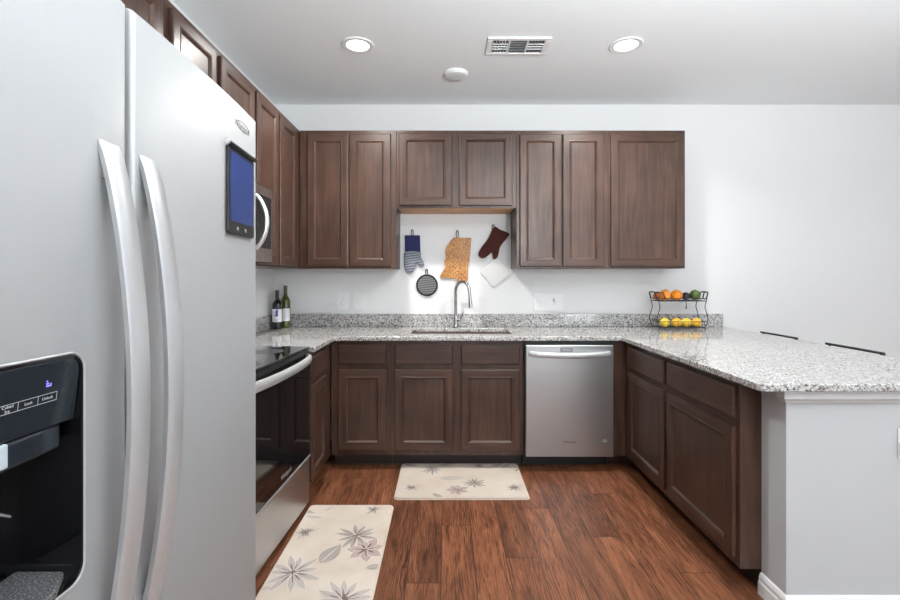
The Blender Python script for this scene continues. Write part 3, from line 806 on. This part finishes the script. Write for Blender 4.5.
VX0, VX1, VY0, VY1 = .248, .625, 2.705, 2.915
t = thing('air_vent', 'white three-section air supply vent on the ceiling between the two lights', 'vent', ((VX0+VX1)/2, (VY0+VY1)/2, ZC))
bm = B(); fw = .028
zt, zb = ZC-.0004, ZC-.010
box(bm, VX0, VX1, VY0, VY0+fw, zb, zt); box(bm, VX0, VX1, VY1-fw, VY1, zb, zt)
box(bm, VX0, VX0+fw, VY0+fw, VY1-fw, zb, zt); box(bm, VX1-fw, VX1, VY0+fw, VY1-fw, zb, zt)
obj('frame', bm, M_TRIM, t, .003)
bm = B(); box(bm, VX0+fw, VX1-fw, VY0+fw, VY1-fw, ZC-.002, ZC-.0005); obj('duct', bm, mat('duct_shadow_grey', (.09, .09, .095), .7), t)
a0, a1 = VX0+fw, VX1-fw; w3 = (a1-a0)/3
def slats(i):
    bm = B(); xa, xb = a0+w3*i+.004, a0+w3*(i+1)-.004
    if i == 1:
        n = 8
        for k in range(n):
            y = VY0+fw+.006+(VY1-VY0-2*fw-.012)*k/(n-1)
            prism(bm, [(y-.006, zb), (y-.0045, zb), (y+.006, ZC-.0025), (y+.0045, ZC-.0025)], lambda y, z: (xa, y, z), lambda y, z: (xb, y, z))
    else:
        n = 6; s = -1 if i == 0 else 1
        for k in range(n):
            x = xa+.004+(xb-xa-.008)*k/(n-1)
            prism(bm, [(x-.002*s, zb), (x-.0008*s, zb), (x+.002*s, ZC-.0025), (x+.0008*s, ZC-.0025)], lambda x, z: (x, VY0+fw, z), lambda x, z: (x, VY1-fw, z))
        for y in (VY0+.075, VY0+.105, VY0+.135): box(bm, xa, xb, y-.001, y+.001, zb+.001, ZC-.003)
    box(bm, xa-.004, xa, VY0+fw, VY1-fw, zb, ZC-.0025); box(bm, xb, xb+.004, VY0+fw, VY1-fw, zb, ZC-.0025)
    return bm
for i in range(3): obj('louvre', slats(i), M_TRIM, t)

# ------------------------------------------------------------------ hanging kitchen linens above the sink
YW = YB-.001
def wallpoly(name, px_poly, thick, m, parent, off=.004, bev=.006, subdiv=False, src=None, Yd=YB-.012):
    bm = B(); pts = [at(x, y, Yd) for x, y in px_poly]
    y1 = YB-off; y0 = y1-thick
    prism(bm, [(p.x, p.z) for p in pts], lambda x, z: (x, y1, z), lambda x, z: (x, y0, z))
    return obj(name, bm, m, parent, bev, seg=3, smooth=True)
def z5(l): return [(390+x/6, 180+y/6) for x, y in l]
def z4(l): return [(380+x/4.2875, 200+y/4.2875) for x, y in l]
def rnd(poly, n=4):
    P_ = [Vector(p) for p in poly]; out = []; N = len(P_)
    for i in range(N):
        a, b, c, d = P_[i-1], P_[i], P_[(i+1) % N], P_[(i+2) % N]
        for k in range(n):
            t_ = k/n
            out.append(tuple(.5*((2*b)+(c-a)*t_+(2*a-5*b+4*c-d)*t_*t_+(-a+3*b-3*c+d)*t_**3)))
    return out
def fabric(name, c, stripes=None, rough=.9):
    m = mat(name, c, rough, spec=.15); t_ = NT(m)
    n = t_.noise(t_.coords((1, 1, 1)), 350, 2)
    if stripes:
        wv = t_.n('ShaderNodeTexWave', bands_direction='Z'); t_.l(t_.coords((1, 1, 1), rot=(0, stripes[2], 0)), wv.inputs[0])
        wv.inputs['Scale'].default_value = stripes[1]; wv.inputs['Distortion'].default_value = 1.5
        t_.col(t_.ramp(wv.outputs['Fac'], [(.35, c), (.65, stripes[0])]))
    t_.bump(n, .4, .001); return m
M_NAVY = fabric('navy_cloth', (.030, .032, .105)); M_MGREY = fabric('grey_striped_cloth', (.13, .14, .17), ((.27, .285, .32), 15, .15))
M_BROWN = fabric('dark_maroon_cloth', (.062, .020, .016)); M_CREAM = fabric('off_white_cloth', (.74, .73, .71))
M_TGREY = fabric('grey_ribbed_cloth', (.09, .09, .095), ((.20, .20, .205), 17, .12)); M_RIM = fabric('black_binding', (.022, .022, .024))
def cork():
    m = mat('engraved_bamboo', (.62, .33, .10), .5); t_ = NT(m)
    v = t_.coords((1, 1, 1))
    vo = t_.n('ShaderNodeTexVoronoi', feature='DISTANCE_TO_EDGE'); vo.inputs['Scale'].default_value = 52; t_.l(v, vo.inputs['Vector'])
    nz = t_.noise(v, 90, 4, .7); big = t_.noise(v, 14, 2)
    c = t_.ramp(big, [(.35, (.66, .36, .10)), (.65, (.60, .27, .085))])
    c = t_.mix(c, (.27, .10, .03), t_.ramp(vo.outputs['Distance'], [(.06, (.9,)*3), (.20, (0,)*3)]))
    c = t_.mix(c, (.25, .09, .03), t_.ramp(nz, [(.54, (0,)*3), (.64, (.85,)*3)]))
    t_.col(c); return m
def loop(px, py0, py1, parent, m, w=1.1):
    bm = B(); pts = []
    for k in range(15):
        a = 2*PI*k/14; pts.append(at(px+w*math.sin(a), (py0+py1)/2-(py1-py0)/2*math.cos(a), YB-.012))
    tube(bm, [(p.x, YB-.010, p.z) for p in pts[:-1]], .0032, 8, closed=True); return obj('hanging_loop', bm, m, parent, smooth=True)
def hook(px, py, lab):
    p = at(px, py, YB); t_ = thing('wall_hook', lab, 'hook', (p.x, YB, p.z), 'hooks on the wall above the sink')
    bm = B(); lathe(bm, [(0, -.0004), (.006, -.0004), (.006, -.003), (0, -.003)], (p.x, YB, p.z+.003), 16, axis='y'); obj('plate', bm, M_HANDLE, t_)
    bm = B(); tube(bm, smooth_path([(p.x, YB-.003, p.z), (p.x, YB-.014, p.z-.003), (p.x, YB-.018, p.z), (p.x, YB-.018, p.z+.007)], 4), .0022, 8); obj('prong', bm, M_HANDLE, t_, smooth=True)
# navy and grey mitt
t = thing('oven_mitt', 'navy and striped grey oven mitt hanging over the round trivet', 'oven mitt', at(412, 274, YB-.01))
wallpoly('cuff', z5([(90, 332), (180, 332), (183, 432), (91, 432)]), .022, M_NAVY, t, label_ if False else .004) if False else None
wallpoly('cuff', z5([(90, 332), (180, 332), (183, 430), (91, 430)]), .024, M_NAVY, t).__setitem__('label', 'navy cuff')
wallpoly('mitt', rnd(z5([(92, 431), (181, 431), (186, 462), (206, 502), (200, 520), (184, 521), (158, 498), (152, 530), (132, 557), (106, 556), (86, 522), (86, 470)])), .026, M_MGREY, t, bev=.007).__setitem__('label', 'striped grey hand')
loop(412.3, 229.5, 236, t, M_RIM); hook(412.3, 231.5, 'small wall hook holding the navy and grey mitt')
# round trivet
c = at(427, 285.2, YB-.012)
t = thing('pot_holder', 'round grey pot holder with black rim left of the faucet', 'pot holder', (c.x, YB-.01, c.z-.09))
bm = B(); lathe(bm, [(0, -.003), (.078, -.003), (.080, -.009), (.076, -.014), (0, -.015)], (c.x, YB, c.z), 48, axis='y'); obj('pad', bm, M_TGREY, t, smooth=True)
bm = B(); tube(bm, [(c.x+.082*math.cos(a), YB-.010, c.z+.082*math.sin(a)) for a in [2*PI*k/48 for k in range(48)]], .0075, 10, closed=True); obj('binding', bm, M_RIM, t, smooth=True, label='black rim')
loop(426.6, 269.0, 276.2, t, M_RIM); hook(426.6, 271, 'small wall hook holding the round grey pot holder')
# engraved board
def z3(l): return [(435+x/9.23, 225+y/9.23) for x, y in l]
t = thing('hanging_board', 'orange bamboo board with a stepped irregular outline and dark engraving', 'board', at(456, 283, YB-.01))
bd = wallpoly('board', z3([(170, 116), (335, 118), (326, 250), (317, 340), (304, 400), (305, 515), (262, 528), (203, 528), (201, 496), (120, 492), (46, 486), (50, 462), (96, 388), (88, 340), (102, 300), (94, 240), (108, 205), (126, 178), (150, 140)]), .014, cork(), t, bev=.002)
loop(457.3, 230.2, 238.2, t, M_WIRE, 1.1); hook(457.3, 232, 'small wall hook holding the orange bamboo board')
# brown mitt
t = thing('oven_mitt', 'dark maroon oven mitt hanging tilted above the white pot holder', 'oven mitt', at(493, 260, YB-.01))
wallpoly('mitt', rnd(z5([(622, 284), (660, 300), (710, 322), (703, 345), (660, 400), (650, 442), (638, 470), (620, 474), (611, 435), (590, 452), (560, 470), (538, 463), (530, 440), (548, 405), (590, 350)])), .026, M_BROWN, t, bev=.007, off=.018)
loop(493.2, 224.5, 229.5, t, M_RIM, 1.2); hook(493.2, 226, 'small wall hook holding the dark maroon mitt')
# white pot holder
t = thing('pot_holder', 'square off-white pot holder hanging on its corner under the maroon mitt', 'pot holder', at(494, 287, YB-.01))
wallpoly('pad', rnd(z4([(500, 246), (533, 278), (566, 310), (526, 341), (485, 372), (458, 341), (432, 310), (466, 278)])), .012, M_CREAM, t, bev=.004)
loop(496.6, 253.5, 258.5, t, M_CREAM, 1.2); hook(496.6, 255.5, 'small wall hook holding the off-white pot holder')

# ------------------------------------------------------------------ outlets
def plate(x0, x1, z0, z1, t, Y=YB):
    bm = B(); prism(bm, rrect(x0, x1, z0, z1, .004), lambda x, z: (x, Y-.0004, z), lambda x, z: (x, Y-.006, z)); return obj('cover_plate', bm, M_WHITEPL, t, .0015)
def receptacle(xc, zc, pl, Y=YB):
    bm = B()
    prism(bm, rrect(xc-.0165, xc+.0165, zc-.033, zc+.033, .003), lambda x, z: (x, Y-.0055, z), lambda x, z: (x, Y-.0075, z)); r = obj('socket', bm, M_WHITEPL, pl, .0006)
    for s in (-1, 1):
        for dx in (-.006, .006):
            bm = B(); box(bm, xc+dx-.001, xc+dx+.001, Y-.0078, Y-.007, zc+s*.017-.002, zc+s*.017+.006); obj('slot', bm, M_BLACKGAP, pl)
def plug(xc, zc, t, Y=YB):
    bm = B(); box(bm, xc-.013, xc+.013, Y-.034, Y-.0078, zc-.012, zc+.012); p = obj('plug', bm, M_WHITEPL, t, .005)
    return p
a = at(354, 292.5, YB); b = at(366.5, 309.5, YB)
t = thing('wall_switch', 'white rocker switch plate on the back wall above the backsplash', 'switch', ((a.x+b.x)/2, YB, b.z))
pl = plate(a.x, b.x+.0, b.z, a.z, t)
bm = B(); xc, zc = (a.x+b.x)/2, (a.z+b.z)/2
prism(bm, [(zc-.033, .0055), (zc-.033, .0075), (zc, .0085), (zc+.033, .0115), (zc+.033, .0055)], lambda z, d: (xc-.0165, YB-d, z), lambda z, d: (xc+.0165, YB-d, z)); obj('rocker', bm, M_WHITEPL, t, .0008)
a = at(337, 292.5, YB); b = at(349.5, 309.5, YB); xc, zc = (a.x+b.x)/2, (a.z+b.z)/2
t = thing('power_outlet', 'white power outlet with a plugged-in cord beside the rocker switch', 'outlet', (xc, YB, b.z))
pl = plate(a.x, b.x, b.z, a.z, t); receptacle(xc, zc, pl)
t = thing('charger_plug', 'white plug with a thin white cord in the outlet by the switch', 'plug', (xc, YB-.03, zc-.017))
p = plug(xc, zc-.017, t)
bm = B(); tube(bm, smooth_path([(xc, YB-.033, zc-.022), (xc-.02, YB-.045, zc-.045), (xc-.06, YB-.04, zc-.035), (xc-.12, YB-.03, zc-.010), (xc-.13, YB-.03, zc-.03), (xc-.10, YB-.03, zc-.058), (xc-.075, YB-.034, 1.0195)], 5), .003, 8); obj('cord', bm, M_WHITEPL, t, smooth=True)
a = at(533, 293.5, YB); b = at(562.5, 310.5, YB); zc = (a.z+b.z)/2
t = thing('power_outlet', 'white double-width outlet plate on the back wall between sink and fruit basket', 'outlet', ((a.x+b.x)/2, YB, b.z))
pl = plate(a.x, b.x, b.z, a.z, t); x1, x2 = a.x*.75+b.x*.25, a.x*.25+b.x*.75
receptacle(x2, zc, pl)
bm = B(); box(bm, x1-.0165, x1+.0165, YB-.008, YB-.0055, zc-.033, zc+.033); r = obj('rocker', bm, M_WHITEPL, pl, .0008)
bm = B(); box(bm, x1-.003, x1+.003, YB-.0086, YB-.0078, zc+.0, zc+.004); obj('indicator', bm, M_GREYPL, pl)
t = thing('charger_plug', 'white plug pushed into the double-width outlet plate', 'plug', (x2, YB-.03, zc+.017))
plug(x2-.004, zc+.017, t)
# outlet on the knee wall, at the edge of the frame
a = at(897.3, 428, PY); zc = a.z-.058
t = thing('power_outlet', 'white power outlet on the knee wall under the peninsula overhang', 'outlet', (a.x+.036, PY, a.z-.117))
pl = plate(a.x, a.x+.072, a.z-.122, a.z, t, PY); receptacle(a.x+.036, zc, pl, PY)
t = thing('charger_plug', 'white plug in the knee wall outlet', 'plug', (a.x+.03, PY-.03, zc-.017)); bm = B(); box(bm, a.x-.002, a.x+.05, PY-.04, PY-.0078, zc-.04, zc+.004); obj('plug', bm, M_WHITEPL, t, .004)
# side wall outlet behind the bottles
t = thing('power_outlet', 'white power outlet on the side wall next to the refrigerator edge', 'outlet', (XL, 3.25, 1.15))
bm = B(); prism(bm, rrect(3.215, 3.287, 1.14, 1.257, .004), lambda y, z: (XL+.0004, y, z), lambda y, z: (XL+.006, y, z)); pl = obj('cover_plate', bm, M_WHITEPL, t, .0015)
for zc in (1.18, 1.216):
    for dy in (-.006, .006):
        bm = B(); box(bm, XL+.0055, XL+.0064, 3.251+dy-.001, 3.251+dy+.001, zc-.004, zc+.004); obj('slot', bm, M_BLACKGAP, pl)

# ------------------------------------------------------------------ wine bottles
def bottle(px, Y, glass, lab, capm, h=.315, label_art=True):
    X = (px-446)*Y/F
    t = thing('wine_bottle', lab, 'bottle', (X, Y, WT1), None); c = (X, Y, WT1+.0005)
    bm = B(); k = h/.315
    lathe(bm, [(0, 0.004), (.02, .002), (.034, 0), (.0375, .004), (.0375, .19*k), (.035, .207*k), (.024, .226*k), (.0155, .243*k), (.0135, .26*k), (.0135, h-.012), (.0148, h-.011), (.0148, h-.004), (.0135, h), (0, h)], c, 32)
    obj('glass', bm, glass, t, smooth=True)
    bm = B(); lathe(bm, [(.0139, h-.075), (.0142, h-.074), (.0142, h-.012), (.0153, h-.0115), (.0153, h-.003), (.014, h+.0008), (0, h+.0008)], c, 24); obj('capsule', bm, capm, t, smooth=True)
    bm = B(); n = 20; r = .0381; vs = []
    for i in range(n+1):
        a = -PI/2-1.25+2.5*i/n+.15
        vs.append([bm.verts.new((X+r*math.cos(a), Y+r*math.sin(a), WT1+z)) for z in (.055, .155)])
    for i in range(n): bm.faces.new((vs[i][0], vs[i+1][0], vs[i+1][1], vs[i][1]))
    lb = obj('paper_label', bm, mat('label_paper', (.80, .81, .84), .6), t, smooth=True)
    if label_art:
        bm = B(); r = .0384
        for (a0, a1, z0, z1, mi) in ((-.05, .32, .10, .150, 0), (-.32, -.05, .098, .116, 1), (-.25, .05, .122, .140, 1), (-.4, .35, .072, .075, 1), (-.3, .25, .065, .068, 1)):
            vs = []
            for i in range(5):
                a = -PI/2+a0+(a1-a0)*i/4+.15
                vs.append([bm.verts.new((X+r*math.cos(a), Y+r*math.sin(a), WT1+z)) for z in (z0, z1)])
            for i in range(4): bm.faces.new((vs[i][0], vs[i+1][0], vs[i+1][1], vs[i][1])).material_index = mi
        obj('label_print', bm, [mat('blue_print', (.06, .06, .3), .6), mat('grey_print', (.2, .2, .22), .6)], lb)
    return t
M_GLDARK = mat('dark_bottle_glass', (.008, .010, .012), .05, coat=.3); M_GLGREEN = mat('olive_bottle_glass', (.052, .060, .009), .05, coat=.3)
bottle(277.3, 3.60, M_GLDARK, 'dark wine bottle with printed white label in the corner of the worktop', mat('black_capsule', (.03, .025, .03), .35), .30)
bottle(285.6, 3.685, M_GLGREEN, 'olive green wine bottle with plain white label, behind the dark one', mat('olive_capsule', (.05, .05, .02), .35), .335, False)

# ------------------------------------------------------------------ two-tier fruit basket
BX0, BX1, BY0, BY1 = 1.640, 2.000, 3.53, 3.68
t = thing('fruit_basket', 'two-tier black wire fruit basket on the granite by the end of the backsplash', 'basket', ((BX0+BX1)/2, (BY0+BY1)/2, WT1))
Z1, Z2 = WT1+.014, 1.142
def rectloop(x0, x1, y0, y1, z, r): return [(x, y, z) for x, y in rrect(x0, x1, y0, y1, r, 4)]
def tier(z, x0, x1, h):
    bm = B()
    tube(bm, rectloop(x0, x1, BY0, BY1, z, .02), .003, 8, closed=True)
    tube(bm, rectloop(x0-.004, x1+.004, BY0-.006, BY1+.006, z+h, .025), .003, 8, closed=True)
    n = 7
    for k in range(n):
        y = BY0+.012+(BY1-BY0-.024)*k/(n-1); tube(bm, [(x0, y, z), (x1, y, z)], .0017, 6)
    for k in range(3):
        x = x0+(x1-x0)*(k+1)/4; tube(bm, [(x, BY0, z-.003), (x, BY1, z-.003)], .002, 6)
    for k in range(9):
        x = x0+.02+(x1-x0-.04)*k/8
        tube(bm, [(x, BY0, z), (x, BY0-.006, z+h)], .0014, 6); tube(bm, [(x, BY1, z), (x, BY1+.006, z+h)], .0014, 6)
    return bm
obj('lower_tier', tier(Z1, BX0, BX1, .048), M_WIRE, t); obj('upper_tier', tier(Z2, BX0, BX1, .018), M_WIRE, t)
for x, s in ((BX0-.004, 1), (BX1+.004, -1)):
    for y in (BY0+.01, BY1-.01):
        dx = -.045*0
        bm = B(); tube(bm, smooth_path([(x-.004*s, y, Z2+.018), (x+.004*s, y, Z2-.012), (x+.010*s, y, Z2-.05), (x-.004*s, y, Z2-.10), (x-.012*s, y, Z2-.135), (x-.004*s, y, Z1+.03), (x+.012*s, y, Z1-.002), (x+.008*s, y, WT1+.0055)], 5), .0034, 8)
        lathe(bm, [(0, -.0048), (.005, -.003), (.006, 0), (.005, .003), (0, .005)], (x+.008*s, y, WT1+.0055), 12)
        obj('support', bm, M_WIRE, t, smooth=True)
    bm = B(); xo = x-.018*s
    q = [(x-.004*s, BY0+.02, Z2+.016), (xo, BY0+.025, Z2+.055), (xo-.004*s, BY0+.04, Z2+.068), (xo-.004*s, BY1-.04, Z2+.068), (xo, BY1-.025, Z2+.055), (x-.004*s, BY1-.02, Z2+.016)]
    tube(bm, smooth_path(q, 4), .0055, 8); tube(bm, [(xo-.004*s, BY0+.03, Z2+.066), (x+.030*s, BY0-.010, Z2+.064), (x+.040*s, BY0-.012, Z2+.018)], .0055, 8)
    obj('handle', bm, M_WIRE, t, smooth=True)
bm = B(); cx = (BX0+BX1)/2+.02; tube(bm, [(cx, BY0-.002, Z2-.001), (cx+.003, BY0-.003, Z2-.03), (cx, BY0-.004, Z2-.06)], .003, 8, rad=[.0025, .0025, .005]); obj('pendant', bm, M_WIRE, t, smooth=True)

def peel(name, c1, c2):
    m = mat(name, c1, .4); t_ = NT(m); v = t_.coords((1, 1, 1))
    t_.col(t_.ramp(t_.noise(v, 25, 3), [(.35, c1), (.7, c2)])); t_.bump(t_.noise(v, 330, 2), .25, .0012); return m
M_OR = peel('orange_peel', (.80, .23, .012), (.88, .32, .02)); M_OR2 = peel('red_orange_peel', (.62, .10, .012), (.75, .17, .015))
M_LEM = peel('lemon_peel', (.78, .52, .03), (.84, .62, .06)); M_LEM2 = peel('golden_peel', (.80, .40, .02), (.84, .50, .03))
M_PLUM = peel('plum_skin', (.022, .012, .028), (.05, .022, .05)); M_GRN = peel('green_skin', (.055, .10, .018), (.11, .17, .03))
def fruit(name, cat, lab, x, y, zf, rx, rz, m, group, tip=0, stem=True):
    t_ = thing(name, lab, cat, (x, y, zf), group)
    bm = B(); n = 18; rings = []
    prof = []
    for i in range(1, n):
        a = PI*i/n; r = rx*math.sin(a); h = -rz*math.cos(a)
        if tip: h *= 1+tip*abs(math.cos(a))**6
        elif i < 3 or i > n-3: h *= .985
        prof.append((r, h))
    prof = [(0, prof[0][1]-(0 if not tip else .001))]+prof+[(0, prof[-1][1]+(0 if not tip else .001))]
    if tip: lathe(bm, [(r, h) for r, h in prof], (x, y, zf+rx), 24, axis='x')
    else: lathe(bm, prof, (x, y, zf+rz), 24)
    bmesh.ops.remove_doubles(bm, verts=bm.verts, dist=1e-6)
    obj('flesh', bm, m, t_, smooth=True)
    if stem and not tip:
        bm = B(); lathe(bm, [(0, 0), (.004, 0), (.003, .003), (0, .0035)], (x, y, zf+2*rz-.0012), 10); obj('stem_scar', bm, mat('stem', (.12, .13, .04), .7), t_)
ym = (BY0+BY1)/2; zt2 = Z2+.002; s_ = F/ym
fxp = lambda px: (px-446)*ym/F
G1 = 'fruit in the upper tier of the basket'; G2 = 'lemons in the lower tier of the basket'
fruit('orange', 'orange', 'large bright orange, foremost of the oranges on the upper tier', fxp(664)-.004, ym-.025, zt2, .042, .043, M_OR, G1)
fruit('orange', 'orange', 'reddish orange half hidden behind the large orange, nearest the left basket handle', fxp(657.5)+.022, ym+.045, zt2, .034, .034, M_OR2, G1)
fruit('orange', 'orange', 'bright orange on the upper tier, next to the dark plum', fxp(675.3), ym-.022, zt2, .042, .042, M_OR, G1)
fruit('plum', 'plum', 'small dark purple plum between orange and green fruit', fxp(685.4), ym-.005, zt2, .032, .032, M_PLUM, G1)
fruit('avocado', 'avocado', 'big round green fruit at the far end of the upper tier', fxp(695)-.001, ym-.003, zt2, .039, .042, M_GRN, G1)
zt1 = Z1+.002
for px, m, lab in ((664, M_LEM, 'yellow lemon under the oranges, first from the left end of the lower tier'), (675.8, M_LEM2, 'golden lemon, second from the left end of the lower tier'),
                   (685.6, M_LEM, 'pale yellow lemon under the dark plum on the lower tier'), (695.6, M_LEM2, 'golden lemon under the green fruit, at the far end of the lower tier')):
    fruit('lemon', 'lemon', lab, fxp(px)-.004, ym-.02, zt1, .0345, .036, m, G2, tip=.12)

# ------------------------------------------------------------------ bar stools behind the peninsula
M_STOOL = mat('charcoal_metal', (.05, .05, .055), .4, .6); M_SEAT = fabric('charcoal_seat', (.05, .05, .052))
def stool(y0, y1, lab):
    xb = 2.425; yc = (y0+y1)/2; zr = .9025
    t = thing('bar_stool', lab, 'stool', (xb-.2, yc, 0), 'bar stools behind the peninsula')
    bm = B(); box(bm, xb-.38, xb-.03, y0+.01, y1-.01, .60, .64); obj('seat', bm, M_SEAT, t, .015, seg=3)
    bm = B()
    tube(bm, [(xb-.012, y0+.002, zr-.012), (xb, y0+.010, zr), (xb+.004, yc, zr), (xb, y1-.004, zr)], .0075, 10); obj('top_rail', bm, M_STOOL, t, smooth=True)
    for y in (y0+.03, y1-.03):
        bm = B(); tube(bm, [(xb+.03, y, .0105), (xb-.01, y, .60), (xb+.002, y, zr-.004)], .0075, 10); obj('leg', bm, M_STOOL, t, smooth=True)
        bm = B(); tube(bm, [(xb-.40, y, .0105), (xb-.36, y, .61)], .010, 10); obj('leg', bm, M_STOOL, t, smooth=True)
    bm = B(); tube(bm, [(xb-.003, y0+.03, .76), (xb+.002, yc, .76), (xb-.003, y1-.03, .76)], .009, 10); obj('back_slat', bm, M_STOOL, t, smooth=True)
    bm = B(); q = [(xb-.385, y0+.03), (xb-.385, y1-.03), (xb+.015, y1-.03), (xb+.015, y0+.03)]
    tube(bm, [(x, y, .22) for x, y in q], .008, 8, closed=True); obj('footrest', bm, M_STOOL, t)
stool(3.165, 3.545, 'charcoal bar stool behind the peninsula, only its top rail showing, nearer the back wall')
stool(2.535, 2.94, 'charcoal bar stool behind the peninsula, only its top rail showing, farther from the back wall')
